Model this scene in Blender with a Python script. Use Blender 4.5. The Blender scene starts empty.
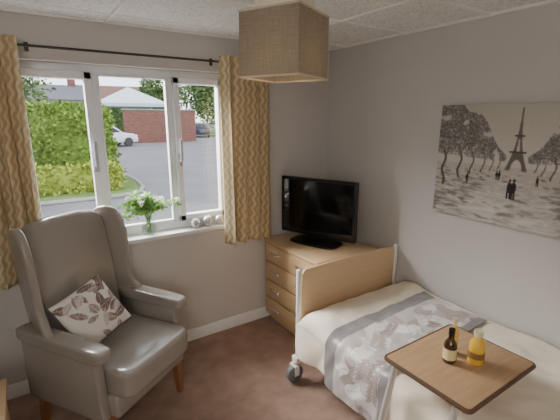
import bpy, bmesh, math, random
import numpy as np
from mathutils import Vector, Matrix, noise
random.seed(7); RNG=np.random.default_rng(5)
S=bpy.context.scene; COL=S.collection
PI=math.pi
def lin(c):
    return tuple(((x/255)/12.92 if x/255<=0.04045 else ((x/255+0.055)/1.055)**2.4) for x in c)
# ---------------------------------------------------------------- materials
def newmat(name):
    m=bpy.data.materials.new(name); m.use_nodes=True
    nt=m.node_tree; return m,nt,nt.nodes['Principled BSDF']
def pm(name,col,rough=.6,metal=0.,ns=8.,na=.08,bump=0.,bs=60.,stretch=None,spec=.5,emit=None,island=False,coat=0.,transl=0.):
    m,nt,b=newmat(name); N=nt.nodes; L=nt.links
    c=np.array(lin(col))
    tc=N.new('ShaderNodeTexCoord'); mp=N.new('ShaderNodeMapping'); L.new(tc.outputs['Object'],mp.inputs[0])
    if stretch: mp.inputs['Scale'].default_value=stretch
    nz=N.new('ShaderNodeTexNoise'); nz.inputs['Scale'].default_value=ns; nz.inputs['Detail'].default_value=4
    L.new(mp.outputs[0],nz.inputs['Vector'])
    cr=N.new('ShaderNodeValToRGB')
    cr.color_ramp.elements[0].position=.3; cr.color_ramp.elements[1].position=.7
    cr.color_ramp.elements[0].color=(*np.clip(c*(1-na),0,1),1); cr.color_ramp.elements[1].color=(*np.clip(c*(1+na),0,1),1)
    if island:
        g=N.new('ShaderNodeNewGeometry'); L.new(g.outputs['Random Per Island'],cr.inputs[0])
        cr.color_ramp.elements[0].position=0; cr.color_ramp.elements[1].position=1
    else: L.new(nz.outputs[0],cr.inputs[0])
    L.new(cr.outputs[0],b.inputs['Base Color'])
    b.inputs['Roughness'].default_value=rough; b.inputs['Metallic'].default_value=metal
    b.inputs['Specular IOR Level'].default_value=spec; b.inputs['Coat Weight'].default_value=coat
    if bump:
        n2=N.new('ShaderNodeTexNoise'); n2.inputs['Scale'].default_value=bs; n2.inputs['Detail'].default_value=3
        L.new(mp.outputs[0],n2.inputs['Vector'])
        bp=N.new('ShaderNodeBump'); bp.inputs['Strength'].default_value=bump; bp.inputs['Distance'].default_value=.01
        L.new(n2.outputs[0],bp.inputs['Height']); L.new(bp.outputs[0],b.inputs['Normal'])
    if emit:
        b.inputs['Emission Color'].default_value=(*lin(emit[0]),1); b.inputs['Emission Strength'].default_value=emit[1]
    if transl:
        t=N.new('ShaderNodeBsdfTranslucent'); L.new(cr.outputs[0],t.inputs[0]); mx=N.new('ShaderNodeMixShader'); mx.inputs[0].default_value=transl
        L.new(b.outputs[0],mx.inputs[1]); L.new(t.outputs[0],mx.inputs[2]); L.new(mx.outputs[0],N['Material Output'].inputs[0])
    return m
def vcmat(name,rough=.8,bump=0.,bs=300.,sheen=0.):
    m,nt,b=newmat(name); N=nt.nodes; L=nt.links
    a=N.new('ShaderNodeAttribute'); a.attribute_name='Col'; L.new(a.outputs['Color'],b.inputs['Base Color'])
    b.inputs['Roughness'].default_value=rough; b.inputs['Specular IOR Level'].default_value=.25; b.inputs['Sheen Weight'].default_value=sheen
    if bump:
        tc=N.new('ShaderNodeTexCoord'); n2=N.new('ShaderNodeTexNoise'); n2.inputs['Scale'].default_value=bs
        L.new(tc.outputs['Object'],n2.inputs['Vector'])
        bp=N.new('ShaderNodeBump'); bp.inputs['Strength'].default_value=bump; bp.inputs['Distance'].default_value=.005
        L.new(n2.outputs[0],bp.inputs['Height']); L.new(bp.outputs[0],b.inputs['Normal'])
    return m
def wood(name,col,stretch,rough=.45,na=.045,ns=5.):
    return pm(name,col,rough,ns=ns,na=na,stretch=stretch,bump=.02,bs=20)
def thin_glass(name,tint=(255,255,255),fac=.06):
    m,nt,b=newmat(name); N=nt.nodes; L=nt.links
    N.remove(b); t=N.new('ShaderNodeBsdfTransparent'); t.inputs[0].default_value=(*lin(tint),1)
    g=N.new('ShaderNodeBsdfGlossy'); g.inputs['Roughness'].default_value=.02
    mx=N.new('ShaderNodeMixShader'); mx.inputs[0].default_value=fac
    L.new(t.outputs[0],mx.inputs[1]); L.new(g.outputs[0],mx.inputs[2]); L.new(mx.outputs[0],N['Material Output'].inputs[0])
    return m
M={}
M['wall']=pm('wall_paint',(202,198,194),.85,ns=3,na=.02,bump=.05,bs=120)
M['carpet']=pm('carpet_pile',(170,142,126),1.,ns=9,na=.15,bump=.8,bs=220,spec=.05)
M['white']=pm('white_upvc',(240,242,245),.35,ns=4,na=.02)
M['gloss']=pm('white_gloss',(232,232,232),.4,ns=4,na=.02)
M['handle']=pm('handle_plastic',(182,184,188),.4,na=.02)
M['tbar']=pm('grid_metal',(246,245,242),.5,ns=4,na=.02)
M['leather']=pm('taupe_vinyl',(154,147,139),.21,ns=5,na=.04,bump=.03,bs=220,coat=.2)
M['legwood']=wood('leg_wood',(146,100,68),(1,1,.15))
M['oak']=wood('oak_light',(217,186,146),(1.5,.6,9))
M['oakx']=wood('oak_board',(216,185,146),(.7,2,10))
M['oakdark']=wood('oak_drawer',(210,178,137),(2,.6,10))
M['table']=wood('table_laminate',(186,152,116),(1,9,2),rough=.35,na=.10)
M['tabledge']=pm('table_edge',(98,74,57),.5)
M['chrome']=pm('chrome',(225,225,228),.2,1.,na=.02)
M['steel']=pm('brushed_steel',(176,176,178),.35,.9,na=.03)
M['cream_metal']=pm('cream_metal',(238,236,230),.35,na=.02)
M['frame_metal']=pm('pale_frame_metal',(206,202,194),.3,.35,na=.03)
M['rubber']=pm('rubber',(52,52,56),.7)
M['castorgrey']=pm('castor_grey',(112,112,116),.6)
M['black']=pm('black_plastic',(14,14,16),.3,na=.05)
M['screen']=pm('tv_screen',(7,8,10),.08,na=.02,spec=.6)
M['pewter']=pm('pole_metal',(70,66,62),.4,.8,na=.05)
M['duvet']=pm('cream_cotton',(243,233,214),.9,ns=5,na=.025,bump=.12,bs=60,spec=.15)
M['mattress']=pm('mattress_cover',(150,160,175),.8)
M['shade_cord']=pm('white_cord',(215,210,200),.6)
M['ball']=pm('silver_ball',(214,212,210),.28,.55,ns=12,na=.12,bump=.4,bs=30)
M['leaf']=pm('leaf_green',(156,192,118),.6,na=.35,island=True,transl=.5)
M['stem']=pm('stem_green',(140,170,110),.6)
M['petal']=pm('white_petal',(246,247,240),.7,na=.05,island=True,transl=.4)
M['hedge']=pm('hedge_leaf',(112,138,56),.7,na=.55,island=True,spec=.2)
M['shrub']=pm('shrub_leaf',(148,160,66),.7,na=.4,island=True,spec=.2)
M['treeleaf']=pm('tree_leaf',(98,120,72),.7,na=.45,island=True,spec=.2)
M['grass']=pm('grass_verge',(96,116,62),.95,ns=5,na=.25,bump=.5,bs=40,spec=.1)
M['bark']=pm('bark',(80,66,54),.9,na=.25,bump=.4)
M['asphalt']=pm('asphalt',(110,110,114),.9,ns=.6,na=.14,spec=.2)
M['paving']=pm('paving',(120,118,116),.9,ns=2,na=.08,spec=.2)
M['kerb']=pm('kerb_stone',(140,138,134),.9)
M['canopy']=pm('canopy_fabric',(190,200,208),.8,na=.02)
M['render']=pm('house_render',(172,168,160),.9)
M['rooftile']=pm('roof_tile',(112,82,72),.9,na=.15)
M['slate']=pm('roof_slate',(98,98,106),.9,na=.15)
M['dglass']=pm('dark_glass',(40,46,54),.12)
M['carwhite']=pm('car_paint_white',(205,208,214),.25,na=.02,coat=.5)
M['cardark']=pm('car_paint_blue',(38,46,66),.25,na=.04,coat=.5)
M['redlight']=pm('rear_light',(150,20,18),.3)
M['pane']=thin_glass('window_glass',fac=.035)
M['vase']=thin_glass('vase_glass',(248,252,250),.10)
M['print']=vcmat('canvas_print',.75,.1,400)
M['cushion']=vcmat('cushion_print',.9,.2,350)
M['runner']=vcmat('runner_print',.32,.2,24,.2)
M['amber']=pm('amber_glass',(70,40,18),.12,na=.1,coat=.5)
M['gold']=pm('golden_glass',(232,196,92),.15,na=.08,coat=.5)
M['orange']=pm('orange_liquid',(242,196,70),.2,na=.06,coat=.4)
M['label']=pm('paper_label',(230,216,164),.7,na=.03)
M['labely']=pm('yellow_label',(240,220,130),.6,na=.05)
M['labeld']=pm('dark_label',(150,112,66),.6,na=.05)
M['cap']=pm('pale_cap',(230,220,182),.4)
M['bulb']=pm('lamp_bulb',(255,240,210),.3,emit=((255,220,165),8.))
M['fitting']=pm('lamp_fitting',(236,226,204),.5)
# linen shade : diffuse + translucent weave
def mk_shade():
    m,nt,b=newmat('linen_shade'); N=nt.nodes; L=nt.links; N.remove(b)
    tc=N.new('ShaderNodeTexCoord'); w=[]
    for sc in ((2,2,110),(110,110,2)):
        mp=N.new('ShaderNodeMapping'); mp.inputs['Scale'].default_value=sc; L.new(tc.outputs['Object'],mp.inputs[0])
        nz=N.new('ShaderNodeTexNoise'); nz.inputs['Scale'].default_value=8; nz.inputs['Detail'].default_value=2; L.new(mp.outputs[0],nz.inputs['Vector']); w.append(nz)
    ad=N.new('ShaderNodeMath'); ad.operation='ADD'; L.new(w[0].outputs[0],ad.inputs[0]); L.new(w[1].outputs[0],ad.inputs[1])
    hf=N.new('ShaderNodeMath'); hf.operation='MULTIPLY'; hf.inputs[1].default_value=.5; L.new(ad.outputs[0],hf.inputs[0])
    cr=N.new('ShaderNodeValToRGB'); L.new(hf.outputs[0],cr.inputs[0])
    cr.color_ramp.elements[0].position=.30; cr.color_ramp.elements[1].position=.70
    cr.color_ramp.elements[0].color=(*lin((128,118,105)),1); cr.color_ramp.elements[1].color=(*lin((172,161,146)),1)
    d=N.new('ShaderNodeBsdfDiffuse'); t=N.new('ShaderNodeBsdfTranslucent'); mx=N.new('ShaderNodeMixShader'); mx.inputs[0].default_value=.30
    L.new(cr.outputs[0],d.inputs[0]); L.new(cr.outputs[0],t.inputs[0]); L.new(d.outputs[0],mx.inputs[1]); L.new(t.outputs[0],mx.inputs[2])
    L.new(mx.outputs[0],N['Material Output'].inputs[0]); return m
M['shade']=mk_shade()
def mk_curtain():
    m,nt,b=newmat('curtain_wave'); N=nt.nodes; L=nt.links
    uv=N.new('ShaderNodeUVMap'); uv.uv_map='UVMap'; sp=N.new('ShaderNodeSeparateXYZ'); L.new(uv.outputs[0],sp.inputs[0])
    def ma(op,a,b_=None):
        n=N.new('ShaderNodeMath'); n.operation=op
        for k,v in ((0,a),(1,b_)):
            if v is None: continue
            if isinstance(v,(int,float)): n.inputs[k].default_value=v
            else: L.new(v,n.inputs[k])
        return n.outputs[0]
    u=ma('MULTIPLY',sp.outputs[0],2*PI/.050); v=ma('MULTIPLY',sp.outputs[1],2*PI/.08)
    s1=ma('SINE',ma('ADD',u,ma('MULTIPLY',ma('SINE',v),1.25)))
    p=ma('ADD',ma('MULTIPLY',s1,.5),.5)
    fine=ma('SINE',ma('MULTIPLY',sp.outputs[1],2*PI/.012)); p=ma('ADD',p,ma('MULTIPLY',fine,.06))
    cr=N.new('ShaderNodeValToRGB'); L.new(p,cr.inputs[0])
    e=cr.color_ramp.elements; e[0].position=.02; e[1].position=.85
    e[0].color=(*lin((228,214,184)),1); e[1].color=(*lin((198,175,132)),1)
    x=e.new(.42); x.color=(*lin((213,194,156)),1)
    L.new(cr.outputs[0],b.inputs['Base Color']); b.inputs['Roughness'].default_value=.85; b.inputs['Specular IOR Level'].default_value=.15
    t=N.new('ShaderNodeBsdfTranslucent'); L.new(cr.outputs[0],t.inputs[0]); mx=N.new('ShaderNodeMixShader'); mx.inputs[0].default_value=.12
    L.new(b.outputs[0],mx.inputs[1]); L.new(t.outputs[0],mx.inputs[2]); L.new(mx.outputs[0],N['Material Output'].inputs[0])
    return m
M['curtain']=mk_curtain()
def mk_tile():
    m,nt,b=newmat('ceiling_tile'); N=nt.nodes; L=nt.links
    tc=N.new('ShaderNodeTexCoord')
    n1=N.new('ShaderNodeTexNoise'); n1.inputs['Scale'].default_value=70; n1.inputs['Detail'].default_value=4; n1.inputs['Roughness'].default_value=.6; L.new(tc.outputs['Object'],n1.inputs['Vector'])
    n2=N.new('ShaderNodeTexVoronoi'); n2.inputs['Scale'].default_value=60; L.new(tc.outputs['Object'],n2.inputs['Vector'])
    cr=N.new('ShaderNodeValToRGB'); L.new(n1.outputs[0],cr.inputs[0]); e=cr.color_ramp.elements
    e[0].position=.34; e[1].position=.50; e[0].color=(*lin((214,213,211)),1); e[1].color=(*lin((249,249,247)),1)
    L.new(cr.outputs[0],b.inputs['Base Color']); b.inputs['Roughness'].default_value=.95
    bp=N.new('ShaderNodeBump'); bp.inputs['Strength'].default_value=.2; bp.inputs['Distance'].default_value=.01; L.new(n2.outputs[0],bp.inputs['Height']); L.new(bp.outputs[0],b.inputs['Normal'])
    return m
M['tile']=mk_tile()
def mk_brick():
    m,nt,b=newmat('red_brick'); N=nt.nodes; L=nt.links
    tc=N.new('ShaderNodeTexCoord'); mp=N.new('ShaderNodeMapping'); mp.inputs['Rotation'].default_value=(PI/2,0,0); L.new(tc.outputs['Object'],mp.inputs[0])
    br=N.new('ShaderNodeTexBrick'); br.inputs['Scale'].default_value=2.2; L.new(mp.outputs[0],br.inputs['Vector'])
    br.inputs['Color1'].default_value=(*lin((124,78,66)),1); br.inputs['Color2'].default_value=(*lin((100,60,52)),1); br.inputs['Mortar'].default_value=(*lin((130,112,100)),1)
    br.inputs['Mortar Size'].default_value=.016
    L.new(br.outputs[0],b.inputs['Base Color']); b.inputs['Roughness'].default_value=.9; return m
M['brick']=mk_brick()
# ---------------------------------------------------------------- geometry helpers
def T(x,y,z): return Matrix.Translation((x,y,z))
def R(a,ax): return Matrix.Rotation(math.radians(a),4,ax)
def merge(bm,t,mt=None):
    if mt is not None: t.transform(mt)
    bmesh.ops.recalc_face_normals(t,faces=t.faces[:])
    me=bpy.data.meshes.new('tmp'); t.to_mesh(me); bm.from_mesh(me); bpy.data.meshes.remove(me); t.free()
def B(): return bmesh.new()
def add_box(bm,c,s,bev=0,seg=2,rot=None):
    t=B(); bmesh.ops.create_cube(t,size=1); t.transform(Matrix.Diagonal((s[0],s[1],s[2],1)))
    if bev: bmesh.ops.bevel(t,geom=t.edges[:],offset=bev,segments=seg,affect='EDGES',profile=.5,clamp_overlap=True)
    merge(bm,t,T(*c)@rot if rot is not None else T(*c)); return bm
def bx(bm,lo,hi,bev=0,seg=2):
    return add_box(bm,[(a+b)/2 for a,b in zip(lo,hi)],[abs(b-a) for a,b in zip(lo,hi)],bev,seg)
def add_super(bm,c,s,p=5,cuts=12,rot=None,fn=None):
    t=B(); bmesh.ops.create_cube(t,size=2); bmesh.ops.subdivide_edges(t,edges=t.edges[:],cuts=cuts,use_grid_fill=True)
    for v in t.verts:
        n=(abs(v.co.x)**p+abs(v.co.y)**p+abs(v.co.z)**p)**(1/p); v.co/=n
        if fn: v.co=fn(v.co)
        v.co=Vector((v.co.x*s[0]/2,v.co.y*s[1]/2,v.co.z*s[2]/2))
    merge(bm,t,T(*c)@rot if rot is not None else T(*c)); return bm
def add_prism(bm,pts,axis,a,b,bev=0,seg=3,mt=None):
    t=B()
    def mk(p,h): return {'X':(h,p[0],p[1]),'Y':(p[0],h,p[1]),'Z':(p[0],p[1],h)}[axis]
    v0=[t.verts.new(mk(p,a)) for p in pts]; v1=[t.verts.new(mk(p,b)) for p in pts]
    f0=t.faces.new(v0); f1=t.faces.new(v1[::-1]); n=len(pts)
    for i in range(n): t.faces.new((v0[i],v1[i],v1[(i+1)%n],v0[(i+1)%n]))
    bmesh.ops.recalc_face_normals(t,faces=t.faces[:])
    if bev:
        es=list(set(f0.edges[:]+f1.edges[:]))
        bmesh.ops.bevel(t,geom=es,offset=bev,segments=seg,affect='EDGES',profile=.5,clamp_overlap=True)
    merge(bm,t,mt); return bm
def add_tube(bm,pts,r,n=10,closed=False,mt=None):
    t=B(); pts=[Vector(p) for p in pts]; k=len(pts); rs=r if isinstance(r,(list,tuple)) else [r]*k
    rings=[]; up=None
    for i,p in enumerate(pts):
        if closed: d=(pts[(i+1)%k]-pts[i-1]).normalized()
        else: d=(pts[min(i+1,k-1)]-pts[max(i-1,0)]).normalized()
        if up is None: up=Vector((0,0,1)) if abs(d.z)<.9 else Vector((1,0,0))
        x=d.cross(up); 
        if x.length<1e-4: x=d.cross(Vector((0,1,0)))
        x.normalize(); y=x.cross(d).normalized(); up=y
        rings.append([t.verts.new(p+(x*math.cos(2*PI*j/n)+y*math.sin(2*PI*j/n))*rs[i]) for j in range(n)])
    for i in range(k if closed else k-1):
        a,b=rings[i],rings[(i+1)%k]
        for j in range(n): t.faces.new((a[j],a[(j+1)%n],b[(j+1)%n],b[j]))
    if not closed: t.faces.new(rings[0]); t.faces.new(rings[-1][::-1])
    merge(bm,t,mt); return bm
def add_lathe(bm,prof,n=24,mt=None):
    t=B(); rings=[]
    for r,z in prof:
        if r<1e-5: rings.append([t.verts.new((0,0,z))])
        else: rings.append([t.verts.new((r*math.cos(2*PI*j/n),r*math.sin(2*PI*j/n),z)) for j in range(n)])
    for a,b in zip(rings,rings[1:]):
        for j in range(n):
            q=(j+1)%n
            if len(a)==1 and len(b)==1: continue
            if len(a)==1: t.faces.new((a[0],b[q],b[j]))
            elif len(b)==1: t.faces.new((a[j],a[q],b[0]))
            else: t.faces.new((a[j],a[q],b[q],b[j]))
    merge(bm,t,mt); return bm
def rrect(x0,y0,x1,y1,r,n=6,corners=(1,1,1,1)):
    out=[]
    for k,(cx,cy,a0) in enumerate(((x1-r,y1-r,0),(x0+r,y1-r,90),(x0+r,y0+r,180),(x1-r,y0+r,270))):
        if corners[k]:
            for i in range(n+1):
                a=math.radians(a0+90*i/n); out.append((cx+r*math.cos(a),cy+r*math.sin(a)))
        else: out.append((x1 if k in(0,3) else x0, y1 if k<2 else y0))
    return out
def smooth_curve(pts,n=6):
    pts=[Vector(p) for p in pts]; out=[]
    for i in range(len(pts)-1):
        p0,p1,p2,p3=pts[max(i-1,0)],pts[i],pts[i+1],pts[min(i+2,len(pts)-1)]
        for k in range(n):
            t=k/n; out.append(.5*((2*p1)+(p2-p0)*t+(2*p0-5*p1+4*p2-p3)*t*t+(3*p1-p0-3*p2+p3)*t**3))
    out.append(pts[-1]); return out
def finish(me,ang=40):
    for p in me.polygons: p.use_smooth=True
    me.set_sharp_from_angle(angle=math.radians(ang))
def obj(name,bm,m,parent=None,ang=40):
    me=bpy.data.meshes.new(name); bm.to_mesh(me); bm.free(); finish(me,ang)
    me.materials.append(M[m] if isinstance(m,str) else m)
    o=bpy.data.objects.new(name,me); COL.objects.link(o)
    if parent: o.parent=parent
    return o
def root_of(p):
    while p.parent: p=p.parent
    return p
def wobj(name,bm,m,parent,ang=40):          # geometry given in room coordinates
    bm.transform(Matrix.Translation(-root_of(parent).location)); return obj(name,bm,m,parent,ang)
def thing(name,label,cat,loc=(0,0,0),rotz=0,group=None):
    o=bpy.data.objects.new(name,None); COL.objects.link(o); o.location=loc; o.rotation_euler=(0,0,math.radians(rotz)); o.empty_display_size=.1
    o['label']=label; o['category']=cat
    if group: o['group']=group
    return o
def tag(o,label,cat,group=None,kind=None):
    o['label']=label; o['category']=cat
    if group: o['group']=group
    if kind: o['kind']=kind
    return o
def rebase(o):
    me=o.data; co=np.array([v.co for v in me.vertices]); lo=co.min(0); hi=co.max(0)
    c=Vector(((lo[0]+hi[0])/2,(lo[1]+hi[1])/2,lo[2])); me.transform(Matrix.Translation(-c)); o.location=c
def solo(name,bm,m,label,cat,group=None,ang=40):
    o=obj(name,bm,m,None,ang); rebase(o); return tag(o,label,cat,group)
def struct(name,bm,m,label,cat):
    o=obj(name,bm,m,None,30); return tag(o,label,cat,None,'structure')
def grid_obj(name,P,C,m,parent=None,uv=None,ang=60):
    ny,nx=P.shape[:2]; verts=P.reshape(-1,3).tolist()
    faces=[(j*nx+i,j*nx+i+1,(j+1)*nx+i+1,(j+1)*nx+i) for j in range(ny-1) for i in range(nx-1)]
    me=bpy.data.meshes.new(name); me.from_pydata(verts,[],faces); me.update()
    if C is not None:
        at=me.color_attributes.new('Col','FLOAT_COLOR','POINT'); c=np.ones((ny*nx,4),dtype=np.float32); c[:,:3]=C.reshape(-1,3); at.data.foreach_set('color',c.ravel())
    if uv is not None:
        ul=me.uv_layers.new(name='UVMap'); idx=np.empty(len(me.loops),dtype=np.int32); me.loops.foreach_get('vertex_index',idx)
        ul.data.foreach_set('uv',uv.reshape(-1,2)[idx].astype(np.float32).ravel())
    finish(me,ang); me.materials.append(M[m]); o=bpy.data.objects.new(name,me); COL.objects.link(o)
    if parent: o.parent=parent
    return o
def srgb_arr(a):
    a=a/255.; return np.where(a<=.04045,a/12.92,((a+.055)/1.055)**2.4)
def leaf_paint(img,cx,cy,L_,W_,ang,col,vein=None,op=1.):
    h,w=img.shape[:2]; r=int(max(L_,W_))+2
    x0,x1=max(0,int(cx-r)),min(w,int(cx+r)); y0,y1=max(0,int(cy-r)),min(h,int(cy+r))
    if x0>=x1 or y0>=y1: return
    yy,xx=np.mgrid[y0:y1,x0:x1]; dx=xx-cx; dy=yy-cy
    a=(dx*math.cos(ang)+dy*math.sin(ang))/L_; b=(-dx*math.sin(ang)+dy*math.cos(ang))/W_
    mask=(np.abs(a)<1)&(np.abs(b)<(1-a*a)*(1-.35*a)); sub=img[y0:y1,x0:x1]; sub[mask]=sub[mask]*(1-op)+np.array(col)*op
    if vein is not None:
        mv=mask&((np.abs(b)<.1)|(np.abs(((a*3+np.abs(b)*1.2)%1.)-.5)<.08)); sub[mv]=vein
# ---------------------------------------------------------------- camera
CAM=Vector((-2.35,-2.76,1.77)); PITCH=13.44; HEAD=33.5
cd=bpy.data.cameras.new('camera'); cam=bpy.data.objects.new('camera',cd); COL.objects.link(cam)
cam.location=CAM; cam.rotation_euler=(math.radians(90-PITCH),0,math.radians(-HEAD)); cd.sensor_width=36; cd.lens=36*385/560; cd.clip_start=.05; cd.clip_end=300
S.camera=cam
# ---------------------------------------------------------------- room shell
CZ=2.35; XL=-3.7; YF=-4.3
struct('floor',bx(B(),(XL-.2,YF-.2,-.1),(.2,.2,0)),'carpet','plain brown carpet over the whole room floor','carpet')
struct('ceiling',bx(B(),(XL-.2,YF-.2,CZ),(.2,.3,CZ+.15)),'tile','pale mottled suspended ceiling tiles','ceiling')
bm=B()
for k in range(9):
    x=-.32-.6*k+.3
    if x>XL: bx(bm,(x-.012,YF,CZ-.008),(x+.012,0,CZ+.002))
    y=-.42-.6*k+.2
    if y>YF: bx(bm,(XL,y-.012,CZ-.0085),(0,y+.012,CZ+.002))
bx(bm,(XL,-.022,CZ-.010),(0,0,CZ+.002)); bx(bm,(-.022,YF,CZ-.010),(0,0,CZ+.002))
struct('trim_1',bm,'tbar','white metal grid holding the ceiling tiles','ceiling grid')
WX0,WX1,WZ0,WZ1=-2.39,-.97,.93,2.10
bm=B(); WT=.24
bx(bm,(XL-.2,0,0),(WX0,WT,CZ)); bx(bm,(WX1,0,0),(.2,WT,CZ)); bx(bm,(WX0,0,0),(WX1,WT,WZ0)); bx(bm,(WX0,0,WZ1),(WX1,WT,CZ))
struct('wall_back',bm,'wall','pale grey wall around the window','wall')
struct('wall_right',bx(B(),(0,YF-.2,0),(.2,0,CZ)),'wall','pale grey wall behind the bed and picture','wall')
struct('wall_left',bx(B(),(XL-.2,YF-.2,0),(XL,0,CZ)),'wall','pale grey wall on the left','wall')
struct('wall_front',bx(B(),(XL,YF-.2,0),(0,YF,CZ)),'wall','pale grey wall opposite the window','wall')
struct('baseboard_back',add_prism(B(),[(0,0),(-.016,0),(-.016,.08),(-.008,.095),(0,.095)],'X',XL,0),'gloss','white skirting board below the window','skirting board')
struct('baseboard_right',add_prism(B(),[(0,0),(-.016,0),(-.016,.08),(-.008,.095),(0,.095)],'Y',YF,-.016),'gloss','white skirting board behind the bed','skirting board')
# window
win=thing('window_1','white three-light window with two opening side sashes','window',((WX0+WX1)/2,.12,WZ0)); win['kind']='structure'
y0,y1=.078,.145; ml,mr=-1.917,-1.415
bm=B(); fw=.052
bx(bm,(WX0,y0,WZ0+.0),(WX0+fw,y1,WZ1),.004); bx(bm,(WX1-fw,y0,WZ0),(WX1,y1,WZ1),.004)
bx(bm,(WX0,y0,WZ0),(WX1,y1,WZ0+.07),.004); bx(bm,(WX0,y0,WZ1-fw),(WX1,y1,WZ1),.004)
wobj('window_frame',bm,'white',win)
for mx_ in (ml,mr): wobj('mullion',bx(B(),(mx_-.023,y0,WZ0+.06),(mx_+.023,y1,WZ1-.045),.004),'white',win)
def sash(xa,xb,hx,sgn):
    za,zb=WZ0+.064,WZ1-.046; w=.046; a,b=y0-.024,y1-.03
    bm=B(); bx(bm,(xa,a,za),(xa+w,b,zb),.005); bx(bm,(xb-w,a,za),(xb,b,zb),.005); bx(bm,(xa,a,za),(xb,b,za+w),.005); bx(bm,(xa,a,zb-w),(xb,b,zb),.005)
    s=wobj('sash',bm,'white',win)
    bm=B(); bx(bm,(hx-.015,a-.014,1.42),(hx+.015,a,1.51),.004); add_tube(bm,[(hx,a-.008,1.46),(hx,a-.038,1.465),(hx,a-.042,1.485),(hx,a-.040,1.62)],.012,8)
    wobj('handle',bm,'handle',s)
    wobj('pane',bx(B(),(xa+w-.004,.098,za+w-.004),(xb-w+.004,.102,zb-w+.004)),'pane',s)
sash(WX0+.042,ml-.012,ml-.036,1); sash(mr+.012,WX1-.042,mr+.036,-1)
wobj('pane',bx(B(),(ml+.019,.098,WZ0+.066),(mr-.019,.102,WZ1-.05)),'pane',win)
bm=B()
for zz,hh in ((WZ0+.07,.014),(WZ1-.052-.014,.014)): bx(bm,(ml+.023,y0-.004,zz),(mr-.023,y1-.03,zz+hh),.003)
for xx in (ml+.023,mr-.037): bx(bm,(xx,y0-.004,WZ0+.07),(xx+.014,y1-.03,WZ1-.052),.003)
wobj('glazing_bead',bm,'white',win)
struct('trim_2',bx(B(),(WX0-.03,-.045,WZ0-.022),(WX1+.03,.082,WZ0+.008),.006),'gloss','white window sill board under the window','window sill')
SZ=WZ0+.008
# ---------------------------------------------------------------- curtains and pole
PYc=-.058; CYc=-.128
pole=thing('curtain_pole','dark metal curtain pole above the window','curtain pole',(-1.7,PYc,2.15))
wobj('pole',add_tube(B(),[(-2.85,PYc,2.165),(-.72,PYc,2.165)],.0075,12),'pewter',pole)
for x in (-2.86,-.70): wobj('finial',add_lathe(B(),[(0,-.025),(.015,-.02),(.022,0),(.015,.02),(0,.025)],14,T(x,PYc,2.165)@R(90,'Y')),'pewter',pole)
for x in (-2.26,-1.13):
    bm=B(); add_tube(bm,[(x,-.001,2.165),(x,PYc,2.165)],.006,8); add_box(bm,(x,-.005,2.165),(.022,.008,.05),.002); wobj('bracket',bm,'pewter',pole)
def curtain(x0,x1,ztop,zbot,folds,label,ph):
    nu,nv=folds*14,46; P=np.zeros((nv,nu,3)); UV=np.zeros((nv,nu,2))
    for j in range(nv):
        f=j/(nv-1); z=zbot+(ztop-zbot)*f; s=0; prev=None
        for i in range(nu):
            q=i/(nu-1); w=q*folds*2*PI+ph+.7*math.sin(q*5+ph)
            amp=.027+.014*(1-f)+.009*math.sin(3*q*PI+f*2)
            x=x0+(x1-x0)*q + .010*math.sin(w*2+f*1.3)*(1-f*.4)
            y=CYc+amp*math.sin(w+.5*math.sin(f*3+q*5)*(1-f))+.006*noise.noise(Vector((q*6,f*4,ph)))
            if prev is not None: s+=math.hypot(x-prev[0],y-prev[1])
            prev=(x,y); P[j,i]=(x,y,z+.006*math.sin(w)*(1-f)); UV[j,i]=(s,z)
    o=grid_obj('curtain',P,None,'curtain',None,UV); md=o.modifiers.new('thick','SOLIDIFY'); md.thickness=.004
    rebase(o); tag(o,label,'curtain','patterned window curtains'); return o
curtain(-2.78,-2.31,2.20,.80,5,'gold and cream patterned curtain behind the armchair, left of the window',.4)
curtain(-1.10,-.70,2.20,.80,4,'gold and cream patterned curtain between the window and the television',1.1)
# ---------------------------------------------------------------- armchair
CHX,CHY,CHR=-2.055,-.485,34
ch=thing('armchair','taupe leather-look high-back wing armchair with wooden legs by the window','armchair',(CHX,CHY,0),CHR)
obj('seat_base',add_box(B(),(0,-.02,.315),(.56,.58,.13),.018,4),'leather',ch)
obj('seat',add_super(B(),(0,-.085,.44),(.535,.61,.16),9,20),'leather',ch)
tilt=T(0,.17,.38)@R(-8,'X')
outl=[(-.25,0),(.25,0),(.264,.3),(.272,.55),(.268,.73),(.248,.80),(.19,.842),(.09,.855),(-.09,.855),(-.19,.842),(-.248,.80),(-.268,.73),(-.272,.55),(-.264,.3)]
obj('backrest',add_prism(B(),outl,'Y',-.045,.06,.03,5,tilt),'leather',ch)
wp=[(.05,.20),(.055,.5),(.052,.75),(.03,.82),(-.03,.846),(-.09,.844),(-.14,.818),(-.17,.755),(-.178,.66),(-.168,.55),(-.15,.46),(-.146,.39),(-.168,.33),(-.208,.28),(-.225,.23)]
for sg in (-1,1):
    mt=tilt@T(sg*.266,.03,0)@R(sg*19,'Z')
    obj('wing',add_prism(B(),wp,'X',-.022,.022,.016,4,mt),'leather',ch)
for sg in (-1,1):
    bm=B(); add_prism(bm,[(-.26,.25),(.29,.25),(.29,.61),(-.24,.62)],'X',sg*.275,sg*.335,.012,3)
    add_super(bm,(sg*.309,.0,.64),(.102,.61,.074),6,14,R(1.5,'X'))
    obj('arm',bm,'leather',ch)
for sx in (-1,1):
    for y,dy in ((-.24,-.02),(.24,.05)):
        t=B(); bmesh.ops.create_cube(t,size=1)
        for v in t.verts:
            top=v.co.z>0; k=.055 if top else .034
            v.co=Vector((sx*.275+v.co.x*k, y+v.co.y*k+(0 if top else dy), .256 if top else 0))
        bmesh.ops.bevel(t,geom=t.edges[:],offset=.004,segments=2,affect='EDGES'); bm=B(); merge(bm,t); obj('leg',bm,'legwood',ch)
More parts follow.
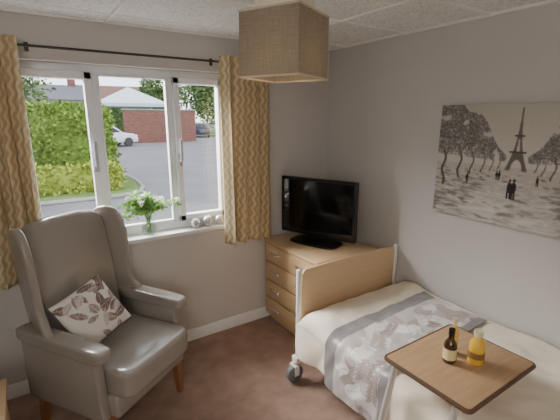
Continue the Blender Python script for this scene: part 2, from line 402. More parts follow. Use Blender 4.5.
# cushion
def cushion():
    n=90; img=np.zeros((360,360,3)); img[:]=(230,225,218)
    cols=[((124,104,98),(182,164,156)),((158,142,136),(214,203,197)),((146,128,120),(204,188,180)),((118,100,98),(176,160,154)),((192,182,178),(222,216,211))]
    for k in range(28):
        c,v=cols[k%5]; leaf_paint(img,RNG.uniform(0,360),RNG.uniform(0,360),RNG.uniform(40,66),RNG.uniform(16,28),RNG.uniform(0,6.28),c,v)
    s=.16; V=[];Cc=[]
    for side in (1,-1):
        for j in range(n):
            for i in range(n):
                u=2*i/(n-1)-1; v=2*j/(n-1)-1
                h=.056*max(0,(1-u**2)*(1-v**2))**.42
                uu=u*(1-.04*(1-v*v)*abs(u)**2); vv=v*(1-.04*(1-u*u)*abs(v)**2)
                V.append((uu*s,vv*s,side*h*(1+.06*noise.noise(Vector((u*2,v*2,side))))))
                Cc.append(img[min(359,int((v*.5+.5)*359)),min(359,int((u*.5+.5)*359))])
    F=[]
    for b in (0,n*n):
        for j in range(n-1):
            for i in range(n-1):
                q=(b+j*n+i,b+j*n+i+1,b+(j+1)*n+i+1,b+(j+1)*n+i); F.append(q if b==0 else q[::-1])
    me=bpy.data.meshes.new('cushion'); me.from_pydata(V,[],F); at=me.color_attributes.new('Col','FLOAT_COLOR','POINT')
    c=np.ones((len(V),4),dtype=np.float32); c[:,:3]=srgb_arr(np.array(Cc)); at.data.foreach_set('color',c.ravel()); finish(me,80); me.materials.append(M['cushion'])
    o=bpy.data.objects.new('cushion',me); COL.objects.link(o)
    return o
cu=cushion(); tag(cu,'square cream cushion with brown leaf print resting in the armchair','cushion')
cu.matrix_world=T(CHX,CHY,0)@R(CHR,'Z')@T(-.085,.025,.695)@R(-14,'X')@R(-14,'Z')@R(72,'X')@R(14,'Z')
# ---------------------------------------------------------------- chest of drawers
cx0,cx1,cy0,cy1=-.68,-.10,-.74,-.03
cs=thing('chest_of_drawers','light oak chest of drawers standing in the room corner','chest of drawers',((cx0+cx1)/2,(cy0+cy1)/2,0))
bm=B(); bx(bm,(cx0,cy0,.06),(cx1,cy1,.735),.003); bx(bm,(cx0+.03,cy0+.01,0),(cx1,cy1-.01,.06)); wobj('body',bm,'oak',cs)
wobj('top',bx(B(),(cx0-.025,cy0-.01,.735),(cx1,cy1+.01,.76),.004),'oak',cs)
hd=(.735-.065)/4
for k in range(4):
    za=.065+k*hd; d=wobj('drawer',bx(B(),(cx0-.02,cy0+.006,za+.006),(cx0,cy1-.006,za+hd-.008),.003),'oakdark',cs)
    for yy in (cy1-.17,cy0+.17):
        zc=za+hd/2+.01; bm=B(); add_tube(bm,smooth_curve([(cx0-.02,yy-.06,zc),(cx0-.04,yy-.055,zc),(cx0-.048,yy,zc),(cx0-.04,yy+.055,zc),(cx0-.02,yy+.06,zc)],4),.008,8); wobj('handle',bm,'chrome',d)
# television
tv=thing('television','black flat-screen television standing on the oak chest','television',(-.405,-.375,.76),-68.5)
bm=B(); bx(bm,(-.345,-.018,.055),(.345,.028,.535),.008,3); add_super(bm,(0,.04,.28),(.50,.07,.32),6,6); obj('casing',bm,'black',tv)
obj('screen',bx(B(),(-.322,-.0205,.095),(.322,-.017,.512)),'screen',tv)
obj('stand_neck',bx(B(),(-.06,-.01,.015),(.06,.02,.075),.006),'black',tv)
obj('stand_base',add_super(B(),(0,-.01,.011),(.44,.24,.022),4,8),'black',tv)
# ---------------------------------------------------------------- bed
YB=-.88
bed=thing('hospital_bed','adjustable care bed with oak end boards and castors','bed',(-.48,-1.9,0))
def board(yc,z0,z1):
    arch=lambda x: .012*(1-((x+.49)/.445)**2)
    pts=rrect(-.935,z0,-.048,z1,.035,8)
    pts=[(x,z+(arch(x) if z>z1-.07 else 0)) for x,z in pts]
    i=8; a,b=pts[i],pts[i+1]     # the long top edge
    mid=[(a[0]+(b[0]-a[0])*q/12, z1+arch(a[0]+(b[0]-a[0])*q/12)) for q in range(1,12)]
    return add_prism(B(),pts[:i+1]+mid+pts[i+1:],'Y',yc-.012,yc+.012,.010,4)
wobj('footboard',board(YB,.22,.805),'oakx',bed); wobj('headboard',board(-2.98,.22,.95),'oakx',bed)
for x in (-.958,-.026):
    wobj('post',add_tube(B(),[(x,YB,.14),(x,YB,.80),(x,YB,.812),(x,YB,.817)],[.017,.017,.014,.007],14),'cream_metal',bed)
bm=B()
for x in (-.94,-.05): bx(bm,(x-.02,-2.95,.25),(x+.02,-.90,.30),.004)
for y in (-.93,-1.6,-2.3,-2.9): bx(bm,(-.94,y-.02,.245),(-.05,y+.02,.285),.004)
bx(bm,(-.99,YB-.03,.145),(-.02,YB+.03,.185),.005); bx(bm,(-.98,-3.0,.13),(-.02,-2.95,.17),.005)
wobj('bed_frame',bm,'cream_metal',bed)
for x in (-.75,-.25):
    wobj('lift_arm',add_tube(B(),[(x,-1.0,.15),(x,-1.6,.25)],.018,8),'steel',bed); wobj('lift_arm',add_tube(B(),[(x,-2.9,.15),(x,-2.3,.25)],.018,8),'steel',bed)
for x in (-.985,-.06):
    for y in (YB,-2.97):
        bm=B(); add_tube(bm,[(x,y,.11),(x,y,.15)],.014,8); bx(bm,(x-.018,y-.034,.055),(x+.018,y-.028,.125),.002); bx(bm,(x-.018,y+.028,.055),(x+.018,y+.034,.125),.002); bx(bm,(x-.02,y-.034,.118),(x+.02,y+.034,.13),.003)
        c=wobj('castor',bm,'cream_metal',bed)
        bm=B(); add_lathe(bm,[(0,-.022),(.05,-.022),(.062,-.014),(.062,.014),(.05,.022),(0,.022)],22,T(x,y,.062)@R(90,'X')); wobj('wheel',bm,'castorgrey',c)
bm=B(); add_super(bm,(-.485,-1.93,.395),(.90,1.99,.19),9,14); wobj('mattress',bm,'mattress',bed)
# duvet surface : s runs from the wall over the top and down the side
XE=-1.005; RC=.08; ZT=.535
def surf(s,y,off=0.,k=1.):
    L1=abs(XE)-.03-RC; 
    if s<L1: x,z,nx,nz=-.03-s,ZT,0,1
    elif s<L1+RC*PI/2:
        a=(s-L1)/RC; x=-.03-L1-RC*math.sin(a); z=ZT-RC+RC*math.cos(a); nx,nz=-math.sin(a),math.cos(a)
    else:
        d=s-L1-RC*PI/2; x=XE-.03*d; z=ZT-RC-d; nx,nz=-1,0
    h=.013*noise.noise(Vector((x*2.3,y*2.1,3.1)))+.011*noise.noise(Vector((x*6+z*5,y*5,1.7)))+.006*noise.noise(Vector((x*15,y*15+z*9,.3)))
    if nx<-.5: h+=.012*math.sin(y*17+2*noise.noise(Vector((y*2,0,0))))*min(1,max(0,(ZT-z-.06)*5))
    e=max(0,1-abs(y+1.08)/.2); h+=.028*e*e*(3-2*e)*nz
    end=max(0,min(1,(-.915-y)/.07)); z2=z-(1-math.sin(end*PI/2))*.08*nz
    h=h*k+off
    return (x+nx*h,y,z2+nz*h)
SL=abs(XE)-.03-RC+RC*PI/2
ny,nx=150,110; P=np.zeros((ny,nx,3))
for j in range(ny):
    y=-.912-(2.86-.912)*j/(ny-1); drop=.22+.025*noise.noise(Vector((y*2.2,5,0)))+.015*math.sin(y*6)
    for i in range(nx):
        s=(SL+drop)*i/(nx-1); P[j,i]=surf(s,y)
o=grid_obj('duvet',P,None,'duvet'); md=o.modifiers.new('thick','SOLIDIFY'); md.thickness=.012; md.offset=-1; rebase(o)
tag(o,'cream duvet spread over the care bed and hanging down its side','duvet')
# runner
ny,nx=220,540; base=(196,188,184); img=np.zeros((ny,nx,3)); img[:]=base; band=44
def spray(cx,cy,a,n,L_,c,v):                # a curved stem with paired leaves
    x,y=cx,cy
    for q in range(n):
        x+=math.cos(a)*L_*.55; y+=math.sin(a)*L_*.55; a+=.12
        for sd in (-1,1): leaf_paint(img,x+math.cos(a+sd*.8)*L_*.7,y+math.sin(a+sd*.8)*L_*.7,L_*.75,L_*.26,a+sd*.8,c,v)
for k in range(60):
    c,v=[((234,230,226),(200,192,189)),((164,149,143),(196,186,181)),((240,237,233),(208,201,198)),((150,135,130),(186,175,170)),((220,212,208),(190,181,177)),((176,162,156),(200,190,185))][k%6]
    spray(RNG.uniform(0,nx),RNG.uniform(band,ny-24),RNG.uniform(0,6.28),5,RNG.uniform(15,23),c,v)
img[:band]=(136,131,131); img[-24:]=(136,131,131)
P=np.zeros((ny,nx,3)); 
for j in range(ny):
    q=j/(ny-1)
    for i in range(nx):
        s=.05+(SL+.23-.05)*i/(nx-1); y=-1.20-.03*s-(.46)*q
        quilt=.002*abs(math.sin(q*PI*6+.5*math.sin(s*8)))*abs(math.sin(s*14)) if .24<q<.88 else 0
        P[j,i]=surf(s,y,.011+quilt)
o=grid_obj('bed_runner',P,srgb_arr(img),'runner'); md=o.modifiers.new('thick','SOLIDIFY'); md.thickness=.005; md.offset=1; rebase(o)
tag(o,'silver grey leaf-patterned bed runner with plain grey borders laid across the duvet','bed runner')
# ---------------------------------------------------------------- overbed table
ot=thing('overbed_table','wheeled overbed table with brown wooden top standing over the bed edge','table',(-.79,-1.905,0))
tx0,tx1,ty0,ty1=-1.055,-.525,-2.115,-1.695; TZ=.68
wobj('tabletop',add_prism(B(),rrect(tx0,ty0,tx1,ty1,.02,6),'Z',TZ-.022,TZ,.002,2),'table',ot)
ring=rrect(tx0,ty0,tx1,ty1,.02,6); wobj('edge_lip',add_tube(B(),[(x,y,TZ-.009) for x,y in ring],.0105,8,True),'tabledge',ot)
for y in (-1.735,-2.045):
    bm=B(); add_tube(bm,[(-.70,y,TZ-.038),(-1.02,y,TZ-.038)],.013,12); add_tube(bm,[(-1.02,y,TZ-.036),(-1.17,y,.09)],.015,14); add_tube(bm,[(-1.19,y,.09),(-.60,y,.085)],.014,12)
    wobj('post',bm,'frame_metal',ot)
wobj('crossbar',add_tube(B(),[(-1.139,-1.735,.20),(-1.139,-2.045,.20)],.012,10),'frame_metal',ot)
for x in (-1.17,-.62):
    for y in (-1.735,-2.045):
        bm=B(); add_tube(bm,[(x,y,.04),(x,y,.085)],.008,8); bx(bm,(x-.018,y-.016,.03),(x+.018,y+.016,.055),.004); c=wobj('castor',bm,'chrome',ot)
        wobj('wheel',add_lathe(B(),[(0,-.012),(.022,-.012),(.025,-.006),(.025,.006),(.022,.012),(0,.012)],14,T(x,y,.025)@R(90,'Y')),'rubber',c)
def bottle(label,loc,prof,bm_,capprof,capm,lab,labm,grp=None):
    t=thing('bottle',label,'bottle',loc,0,grp)
    obj('bottle_body',add_lathe(B(),prof,24),bm_,t); obj('cap',add_lathe(B(),capprof,20),capm,t)
    if lab: r,a,b=lab; obj('paper_label',add_lathe(B(),[(r-.002,a),(r,a),(r,b),(r-.002,b)],28),labm,t)
bottle('small dark amber bottle with cream label and black cap',(-.838,-1.885,TZ),[(0,0),(.026,0),(.029,.004),(.029,.085),(.025,.10),(.013,.118),(.012,.14),(0,.14)],'amber',[(0,.135),(.014,.135),(.014,.165),(0,.165)],'black',(.030,.02,.072),'label')
bottle('slim golden bottle with pale cap standing behind the other bottles',(-.768,-1.855,TZ),[(0,0),(.019,0),(.021,.004),(.021,.115),(.011,.138),(.010,.155),(0,.155)],'gold',[(0,.15),(.012,.15),(.012,.182),(0,.182)],'cap',(.022,.03,.095),'labely')
bottle('stout orange bottle with brown label and pale screw cap on the overbed table',(-.742,-1.955,TZ),[(0,0),(.032,0),(.035,.006),(.035,.08),(.031,.105),(.018,.126),(.017,.138),(0,.138)],'orange',[(0,.133),(.020,.133),(.020,.160),(0,.160)],'cap',(.0358,.03,.060),'labeld')
# ---------------------------------------------------------------- wall picture
W_,H_=320,224; img=np.zeros((H_,W_,3)); yy,xx=np.mgrid[0:H_,0:W_]; U=xx/W_; Vv=yy/H_
hz=.50
sky=np.clip(Vv/hz,0,1)[...,None]; img[:]=np.array((188,182,171))*(1-sky)+np.array((214,208,198))*sky
g=Vv>hz; gg=np.clip((Vv-hz)/(1-hz),0,1)[...,None]; gc=np.array((198,192,184))*(1-gg)+np.array((172,165,158))*gg; img[g]=gc[g]
for k in range(1100):                      # dappled ground strokes
    v=hz+.02+.48*RNG.random()**.8; u=RNG.random(); d=(v-hz)/.5
    sh=1 if abs(u-.5)>.10+.22*d else .12
    c=np.array((122,117,113)) if RNG.random()<.55*sh else np.array((208,203,195)); c=c+RNG.uniform(-20,20)
    leaf_paint(img,u*W_,v*H_,4+22*d*RNG.random(),1+2.2*d,RNG.uniform(-.15,.15),c,None,.5)
t=np.clip((Vv-.03)/(hz+.03-.03),0,1); hw=.003+.012*t+.048*t**3.2; tow=(np.abs(U-.5)<hw)&(Vv>.03)&(Vv<hz+.03)
arch=(((U-.5)/.032)**2+((Vv-(hz+.04))/.10)**2)<1; gap=(np.abs(U-.5)<hw*.32)&(t>.50)&(t<.70)
tow&=~arch&~gap; img[tow]=(104,96,89)
lat=tow&(((xx*2+yy)%5==0)|((xx*2-yy)%5==0)); img[lat]=(142,134,124)
for tt,w in ((.44,.026),(.70,.045)): 
    yb=.03+tt*hz; img[(np.abs(U-.5)<w)&(np.abs(Vv-yb)<.008)]=(88,81,76)
def trunk(u,v0,v1,w): 
    m=(np.abs(U-u-.01*np.sin(Vv*30))<w*(.7+.5*(Vv-v0)/(v1-v0)))&(Vv>v0)&(Vv<v1); img[m]=img[m]*.2+np.array((80,75,72))*.8
for u,v0,v1,w in ((.05,.15,.72,.009),(.16,.2,.64,.007),(.24,.25,.60,.005),(.31,.32,.57,.004),(.36,.38,.55,.003),(.40,.42,.53,.003),(.60,.42,.53,.003),(.64,.4,.55,.003),(.69,.34,.58,.004),(.77,.27,.61,.006),(.87,.2,.66,.008),(.97,.15,.72,.009)): trunk(u,v0,v1,w)
for sd in (-1,1):
    for k in range(11000):
        q=RNG.random()**.7; du=.06+.44*q; top=max(-.05,.42-.62*q**.8)+.04*math.sin(q*13); bot=.46-.03*q
        f_=RNG.random(); v=top+(bot-top)*f_; u=.5+sd*du
        if RNG.random()<max(0,f_-.6)*1.8: continue
        if noise.noise(Vector((u*14,v*14,sd*3)))>.2+.3*RNG.random(): continue
        c=RNG.choice([82,102,122,142,164,190],p=[.13,.21,.25,.20,.12,.09])+RNG.uniform(-8,8); r=.5+1.0*q*RNG.random()+.3
        leaf_paint(img,u*W_,v*H_,r*2.0,r,RNG.uniform(0,3.1),np.array((c,c*.97,c*.94)),None,.55)
def person(u,v,h):
    m=(((U-u)/(h*.085))**2+((Vv-(v-h*.58))/(h*.27))**2)<1; m|=((U-u)/(h*.045))**2+((Vv-(v-h*.93))/(h*.07))**2<1
    m|=((np.abs(U-u-.008*h/.18)<h*.028)|(np.abs(U-u+.008*h/.18)<h*.028))&(Vv>v-h*.4)&(Vv<v); img[m]=(54,50,49)
    leaf_paint(img,(u+.05)*W_,(v+.005)*H_,14*h/.18,2,0.1,(130,124,120),None,.7)
person(.480,.76,.16); person(.503,.765,.17); person(.40,.62,.08); person(.415,.62,.085); person(.22,.68,.10); person(.62,.63,.08); person(.80,.74,.14)
pad=np.pad(img,((1,1),(1,1),(0,0)),mode='edge'); blur=sum(pad[a:a+H_,b:b+W_] for a in range(3) for b in range(3))/9
img=img*.55+blur*.45+RNG.normal(0,3,(H_,W_,1)); img=np.clip(img*.96+2,0,255)
pic=thing('wall_picture','monochrome canvas print of an iron tower and tree-lined avenue on the right wall','picture',(0,-1.68,1.15))
PY0,PY1,PZ0,PZ1=-1.18,-2.18,1.147,1.85
wobj('canvas',bx(B(),(-.034,PY1,PZ0),(-.002,PY0,PZ1),.002),pm('canvas_edge',(104,99,94),.8),pic)
P=np.zeros((H_,W_,3)); P[...,0]=-.0352; P[...,1]=PY0+(PY1-PY0)*(xx/(W_-1))+1.68; P[...,2]=PZ1+(PZ0-PZ1)*(yy/(H_-1))-1.15
grid_obj('print',P,srgb_arr(img),'print',pic)
# ---------------------------------------------------------------- pendant lamp
LX,LY=-1.507,-1.52; LZ=1.91
pl=thing('pendant_lamp','square beige linen pendant lampshade hanging from the ceiling','lamp',(LX,LY,LZ),26.5)
hs=.119; hh=.222; bm=B()
for a in range(4):
    add_box(bm,Vector((hs*math.cos(a*PI/2),hs*math.sin(a*PI/2),hh/2)),(.003,2*hs,hh),0,1,R(a*90,'Z'))
bmesh.ops.remove_doubles(bm,verts=bm.verts[:],dist=.004)
obj('lamp_shade',bm,'shade',pl)
rimm=pm('rim_tape',(202,189,167),.8)
for z in (.002,hh-.002): obj('shade_rim',add_tube(B(),[(hs,hs,z),(-hs,hs,z),(-hs,-hs,z),(hs,-hs,z)],.0038,6,True),rimm,pl)
obj('cord',add_tube(B(),[(0,0,.17),(0,0,CZ-LZ)],.006,8),'shade_cord',pl)
obj('ceiling_rose',add_lathe(B(),[(0,CZ-LZ-.035),(.02,CZ-LZ-.035),(.04,CZ-LZ-.02),(.045,CZ-LZ-.002),(0,CZ-LZ-.002)],20),'gloss',pl)
bm=B(); add_lathe(bm,[(0,.11),(.018,.11),(.018,.185),(0,.185)],14); 
for a in (0,90): add_box(bm,(0,0,.18),(2*hs,.004,.003),0,1,R(a,'Z'))
obj('lamp_holder',bm,'gloss',pl)
obj('fitting',bx(B(),(-.08,-.08,.230),(.08,.08,.29),.006,2),'fitting',pl)
obj('bulb',add_lathe(B(),[(0,.02),(.018,.025),(.028,.045),(.028,.065),(.016,.095),(.013,.112)],16),'bulb',pl)
# ---------------------------------------------------------------- sill objects
vx,vy=-1.655,.022
v=solo('vase',add_lathe(B(),[(0,0),(.034,0),(.042,.008),(.052,.035),(.054,.06),(.048,.09),(.038,.115),(.036,.13),(.044,.15),(.041,.15),(.033,.13),(.035,.115),(.045,.09),(.051,.06),(.049,.035),(.039,.014),(0,.012)],28,T(vx,vy,SZ)),'vase','clear glass vase on the window sill','vase')
fl=thing('flower_bunch','loose bunch of green leaves and white flowers in the glass vase','flowers',(vx,vy,SZ+.018))
bmS,bmL=B(),B()
def leafquad(bm,p,d,l,w):
    d=d.normalized(); s=d.cross(Vector((random.uniform(-1,1),random.uniform(-1,1),random.uniform(-1,1)))).normalized()*w
    vs=[bm.verts.new(p),bm.verts.new(p+d*l*.5+s),bm.verts.new(p+d*l),bm.verts.new(p+d*l*.5-s)]; bm.faces.new(vs)
for k in range(34):
    a=random.uniform(0,2*PI); sp=random.uniform(.04,.23); h=random.uniform(.19,.34)-sp*.4
    ey=math.sin(a)*sp*.4-.03
    pts=smooth_curve([(random.uniform(-.015,.015),random.uniform(-.015,.015),0),(math.cos(a)*.022,math.sin(a)*.016,.13),(math.cos(a)*sp*.55,ey*.5,.13+h*.35),(math.cos(a)*sp,ey,h)],4)
    add_tube(bmS,pts,.0018,5)
    for p in pts[6:]:
        for q in range(3): leafquad(bmL,Vector(p),Vector((random.uniform(-1,1),random.uniform(-.9,.5),random.uniform(-.5,.9))),random.uniform(.03,.06),random.uniform(.007,.013))
    if k%3==0:
        bmF=B()
        for q in range(18):
            d=Vector((random.gauss(0,1),random.gauss(0,1),random.gauss(.4,1))); leafquad(bmF,Vector(pts[-1])+Vector((0,-.02,.01)),d,.028,.010)
        obj('flower_head',bmF,'petal',fl)
obj('stems',bmS,'stem',fl); obj('leaves',bmL,'leaf',fl)
for x,r,l in ((-1.305,.037,'leftmost of the three silver decorative balls on the sill'),(-1.20,.042,'middle of the three silver decorative balls on the sill'),(-1.10,.038,'rightmost silver decorative ball on the sill, nearest the curtain')):
    t=B(); bmesh.ops.create_uvsphere(t,u_segments=28,v_segments=18,radius=r)
    for q in t.verts:
        a=math.atan2(q.co.y,q.co.x); q.co*=1+.025*math.cos(a*9); 
    bm=B(); merge(bm,t,T(x,.008,SZ+r*1.0)); solo('decorative_ball',bm,'ball',l,'ornament','silver balls on the window sill')
# ---------------------------------------------------------------- cabinet at the left edge
sc=thing('side_cabinet','light oak cabinet just showing at the left edge beside the armchair','cabinet',(-2.8,-.85,0))
bm=B(); bx(bm,(-3.02,-1.05,.04),(-2.57,-.70,.53),.003); wobj('body',bm,'oak',sc)
wobj('top',bx(B(),(-3.04,-1.06,.53),(-2.555,-.69,.555),.004),'oak',sc)
d=wobj('door',bx(B(),(-3.01,-1.068,.06),(-2.58,-1.05,.52),.003),'oakdark',sc); wobj('knob',add_lathe(B(),[(0,0),(.008,0),(.012,.02),(0,.024)],12,T(-2.62,-1.068,.35)@R(90,'X')),'steel',d)
# ---------------------------------------------------------------- outside
GZ=-.15
struct('outdoor_ground',bx(B(),(-60,.24,GZ-.2),(110,140,GZ)),'asphalt','grey asphalt road and parking area outside','road')
struct('pavement',add_prism(B(),[(-8,.3),(6,.3),(6,2.6),(2.2,4.0),(.6,5.6),(-8,5.6)],'Z',GZ,GZ+.05),'paving','pale paving strip outside the window','pavement')
struct('grass_verge',add_prism(B(),[(-8,7.3),(-.5,7.3),(.0,7.6),(.25,8.3),(.35,9.2),(.35,13),(-8,13)],'Z',GZ,GZ+.06),'grass','green grass verge around the hedge','grass')
struct('far_verge',add_prism(B(),[(10.8,20),(14,15),(60,10),(60,60),(15,60),(15.0,36)],'Z',GZ,GZ+.07),'grass','far grass verge beside the road','grass')
bm=B(); pts=[(-8,7.22),(-.5,7.22),(.06,7.54),(.33,8.26),(.43,9.2),(.43,13)]
add_tube(bm,[(x,y,GZ+.04) for x,y in pts],.06,6); struct('kerb',bm,'kerb','pale kerb edging the grass verge','kerb')
def scatter_leaves(bm,pts,nrm,l,w):
    for p,n in zip(pts,nrm):
        d=(n*.4+Vector((random.gauss(0,1),random.gauss(0,1),random.gauss(0,.8)))).normalized(); leafquad(bm,p,d,l*random.uniform(.6,1.3),w*random.uniform(.7,1.2))
def hedge(lo,hi,n,l,w,m,name,label,cat,rad=.3,rough=1.):
    c=Vector([(a+b)/2 for a,b in zip(lo,hi)]); sz=Vector([(b-a) for a,b in zip(lo,hi)]); bm=B(); k=.12
    bx(bm,(lo[0]+k,lo[1]+k,lo[2]),(hi[0]-k,hi[1]-k,hi[2]-k),min(rad,(sz.z-2*k)*.4,(sz.y-2*k)*.4),4)
    P_,N_=[],[]; sx,sy,sz_=sz; ar=[sx*sz_,sx*sy,sy*sz_,sy*sz_]; tot=sum(ar)
    core=Vector((max(.01,sz.x/2-rad),max(.01,sz.y/2-rad),max(.01,sz.z/2-rad)))
    for i in range(n):
        r=random.random()*tot; u,v_=random.random(),random.random()
        if r<ar[0]: p=Vector((lo[0]+u*sx,lo[1],lo[2]+v_*sz_))
        elif r<ar[0]+ar[1]: p=Vector((lo[0]+u*sx,lo[1]+v_*sy,hi[2]))
        elif r<ar[0]+ar[1]+ar[2]: p=Vector((lo[0],lo[1]+u*sy,lo[2]+v_*sz_))
        else: p=Vector((hi[0],lo[1]+u*sy,lo[2]+v_*sz_))
        d=p-c; q=Vector([max(-core[a],min(core[a],d[a])) for a in range(3)]); nn=(d-q)
        if nn.length<1e-4: nn=Vector((0,0,1))
        nn.normalize(); p=c+q+nn*min(rad,(d-q).length)
        if p.z<lo[2]+.02: p.z=lo[2]+.02
        p+=nn*(rough*(.14*noise.noise(p*1.3)+.08*noise.noise(p*3))+random.uniform(-.10,.05)); P_.append(p); N_.append(nn)
    scatter_leaves(bm,P_,N_,l,w); return solo(name,bm,m,label,cat,ang=180)
hedge((-5.5,9.2,GZ),(-.10,11.0,2.15),9500,.13,.042,'hedge','hedge','tall clipped green hedge outside the window','hedge',.5,1.1)
hedge((-5.5,8.05,GZ),(-.2,8.7,.60),3000,.13,.038,'shrub','low_hedge','low yellow-green shrub border in front of the tall hedge','shrub',.25)
bw=solo('brick_wall',bx(B(),(4.4,29,GZ),(10.1,29.35,2.35)),'brick','red brick boundary wall across the road','brick wall')
bm=B(); bx(bm,(4.3,28.95,2.35),(10.2,29.4,2.45),.02); c=obj('coping',bm,'kerb',bw); c.data.transform(Matrix.Translation(-bw.location))
def car(label,loc,rot,paint):
    c=thing('car',label,'car',loc,rot)
    body=[(-2.0,.32),(-2.05,.6),(-1.98,.9),(-1.6,.98),(1.0,.95),(1.75,.85),(2.02,.68),(2.05,.4),(1.95,.28),(-1.85,.28)]
    obj('body',add_prism(B(),body,'X',-.87,.87,.08,3),paint,c)
    cab=[(-1.85,.9),(-1.65,1.30),(-1.3,1.47),(.1,1.48),(.45,1.38),(1.1,.92)]
    obj('cabin',add_prism(B(),cab,'X',-.74,.74,.10,3),paint,c)
    for s in (-1,1): obj('side_window',add_prism(B(),[(-1.55,.98),(-1.4,1.30),(-1.15,1.38),(.05,1.39),(.35,1.3),(.85,.98)],'X',s*.735,s*.75),'dglass',c)
    obj('windscreen',add_box(B(),(0,.80,1.17),(1.25,.02,.55),.005,1,R(54,'X')),'dglass',c); obj('rear_window',add_box(B(),(0,-1.78,1.15),(1.2,.02,.36),.005,1,R(-24,'X')),'dglass',c)
    for x in (-.8,.8):
        for y in (-1.25,1.3): obj('wheel',add_lathe(B(),[(0,-.1),(.2,-.1),(.31,-.09),(.32,0),(.31,.09),(.2,.1),(0,.1)],20,T(x,y,.32)@R(90,'Y')),'rubber',c)
    for x in (-.68,.68): obj('rear_light',add_box(B(),(x,-2.0,.78),(.26,.08,.16),.02),'redlight',c); obj('headlight',add_box(B(),(x,1.93,.70),(.32,.12,.14),.02),'chrome',c)
car('white car parked beyond the hedge',(2.35,26.0,GZ),-75,'carwhite'); car('dark blue car parked far down the road',(13.4,36.0,GZ),-22,'cardark')
gz=thing('gazebo','white pyramid-roofed canopy behind the brick wall','gazebo',(6.9,38,GZ))
t=B(); ap=t.verts.new((0,0,4.85)); cs_=[t.verts.new((a*3.0,b*3.0,3.25)) for a,b in ((-1,-1),(1,-1),(1,1),(-1,1))]; cb=[t.verts.new((a*3.0,b*3.0,2.95)) for a,b in ((-1,-1),(1,-1),(1,1),(-1,1))]
for i in range(4): t.faces.new((ap,cs_[i],cs_[(i+1)%4])); t.faces.new((cs_[i],cb[i],cb[(i+1)%4],cs_[(i+1)%4]))
bm=B(); merge(bm,t); obj('canopy',bm,'canopy',gz)
for a,b in ((-1,-1),(1,-1),(1,1),(-1,1)): obj('post',add_tube(B(),[(a*2.9,b*2.9,0),(a*2.9,b*2.9,3.2)],.06,8),'gloss',gz)
hedge((.5,44,GZ),(12.4,45.4,3.1),3000,.34,.11,'treeleaf','hedge','distant dark hedge behind the white canopy','hedge',.6)
def house(label,loc,w,d,h,rh,wm,rm,rot):
    hN=thing('house',label,'house',loc,rot)
    obj('walls',bx(B(),(-w/2,0,0),(w/2,d,h)),wm,hN)
    obj('roof',add_prism(B(),[(-.4,h-.05),(d/2,h+rh),(d+.4,h-.05)],'X',-w/2-.3,w/2+.3),rm,hN)
    n=max(2,int(w//3))
    for i in range(n):
        for z in (1.0,3.4):
            if z+1.2<h:
                x=-w/2+(i+.5)*w/n; f=obj('window',bx(B(),(x-.65,-.06,z),(x+.65,.02,z+1.2),.02),'gloss',hN); obj('pane',bx(B(),(x-.55,-.08,z+.1),(x+.55,-.05,z+1.1)),'dglass',f)
    obj('chimney',bx(B(),(w*.25,d/2-.4,h+rh*.5),(w*.25+.9,d/2+.4,h+rh+1.0),.03),'brick',hN)
house('distant pale house with grey slate roof seen above the hedge',(1.5,54,GZ),9,8,4.2,2.0,'render','slate',0)
house('distant house with brown tiled roof behind the white canopy',(13.5,68,GZ),15,9,5.0,2.4,'render','rooftile',-8)
def tree(label,loc,h,r,n,m='treeleaf',lf=1.):
    t=thing('tree',label,'tree',loc); bm=B(); add_tube(bm,[(0,0,0),(.05,0,h*.35),(0,.05,h*.75)],[.16,.12,.05],8)
    for k in range(5):
        a=k*1.3; add_tube(bm,[(0,0,h*.35),(math.cos(a)*r*.5,math.sin(a)*r*.5,h*.65)],[.07,.03],6)
    obj('trunk',bm,'bark',t); bm=B(); cl=[(Vector((random.gauss(0,r*.36),random.gauss(0,r*.36),h*.60+random.gauss(0,h*.15))),r*random.uniform(.38,.62)) for _ in range(18)]
    for k in range(n):
        c,rr=random.choice(cl); d=Vector((random.gauss(0,1),random.gauss(0,1),random.gauss(0,1))).normalized(); leafquad(bm,c+d*rr*random.uniform(.5,1.05),d+Vector((random.gauss(0,.6),random.gauss(0,.6),random.gauss(0,.6))),random.uniform(.28,.55)*lf,.15*lf)
    obj('foliage',bm,m,t,180)
tree('tree rising behind the dark blue car',(18.4,46,GZ),8.2,3.6,5200)
tree('broad tree at the right side of the far road',(27.0,44,GZ),8.0,3.6,5000)
tree('distant tree between the brick wall and the dark car',(16.5,62,GZ),8.6,3.2,3600)
tree('tall distant tree above the hedge at the left pane',(-3.5,40,GZ),7.0,3.2,2800)
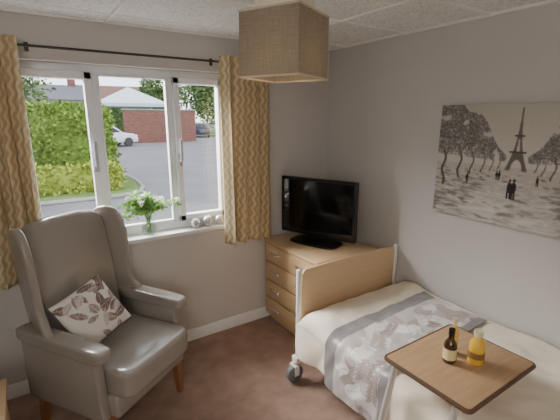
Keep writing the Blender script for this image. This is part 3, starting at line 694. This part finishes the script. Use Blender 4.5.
hedge((15.8,31,GZ),(28,33,3.0),4200,.34,.11,'hedge','hedge','far roadside hedge to the right of the dark car','hedge',.8)
# ---------------------------------------------------------------- light
w=bpy.data.worlds.new('sky'); S.world=w; w.use_nodes=True; N=w.node_tree.nodes; L=w.node_tree.links; bg=N['Background']
tc=N.new('ShaderNodeTexCoord'); nz=N.new('ShaderNodeTexNoise'); nz.inputs['Scale'].default_value=3.2; nz.inputs['Detail'].default_value=5; L.new(tc.outputs['Generated'],nz.inputs['Vector'])
cr=N.new('ShaderNodeValToRGB'); L.new(nz.outputs[0],cr.inputs[0]); cr.color_ramp.elements[0].position=.38; cr.color_ramp.elements[1].position=.58
cr.color_ramp.elements[0].color=(.74,.85,1,1); cr.color_ramp.elements[1].color=(.97,.985,1,1); L.new(cr.outputs[0],bg.inputs[0]); bg.inputs[1].default_value=3.8
def light(name,kind,loc,rot,e,col,**k):
    l=bpy.data.lights.new(name,kind); l.energy=e; l.color=col
    for a,b in k.items(): setattr(l,a,b)
    o=bpy.data.objects.new(name,l); COL.objects.link(o); o.location=loc; o.rotation_euler=[math.radians(r) for r in rot]; return o
light('sun','SUN',(0,-10,20),(38,0,25),.5,(1,.97,.9),angle=.3)
po=light('window_portal','AREA',((WX0+WX1)/2,.2,(WZ0+WZ1)/2),(-90,0,0),1,(1,1,1),shape='RECTANGLE',size=WX1-WX0,size_y=WZ1-WZ0); po.data.cycles.is_portal=True
dl=light('sky_fill','AREA',(-2.9,1.9,3.2),(0,0,0),780,(1,.98,.95),shape='RECTANGLE',size=2.2,size_y=1.2)  # added area lamp, out of view above the window, boosts sky light indoors
dl.rotation_euler=(Vector((-.8,-1.5,.6))-dl.location).to_track_quat('-Z','Y').to_euler()
light('room_fill','POINT',(-3.15,-3.6,1.8),(0,0,0),44,(1,.965,.92),shadow_soft_size=.3)  # added fill behind the camera, lifts walls and ceiling; no real fixture
light('lamp_glow','POINT',(LX,LY,LZ+.055),(0,0,0),8.0,(1,.82,.58),shadow_soft_size=.03)
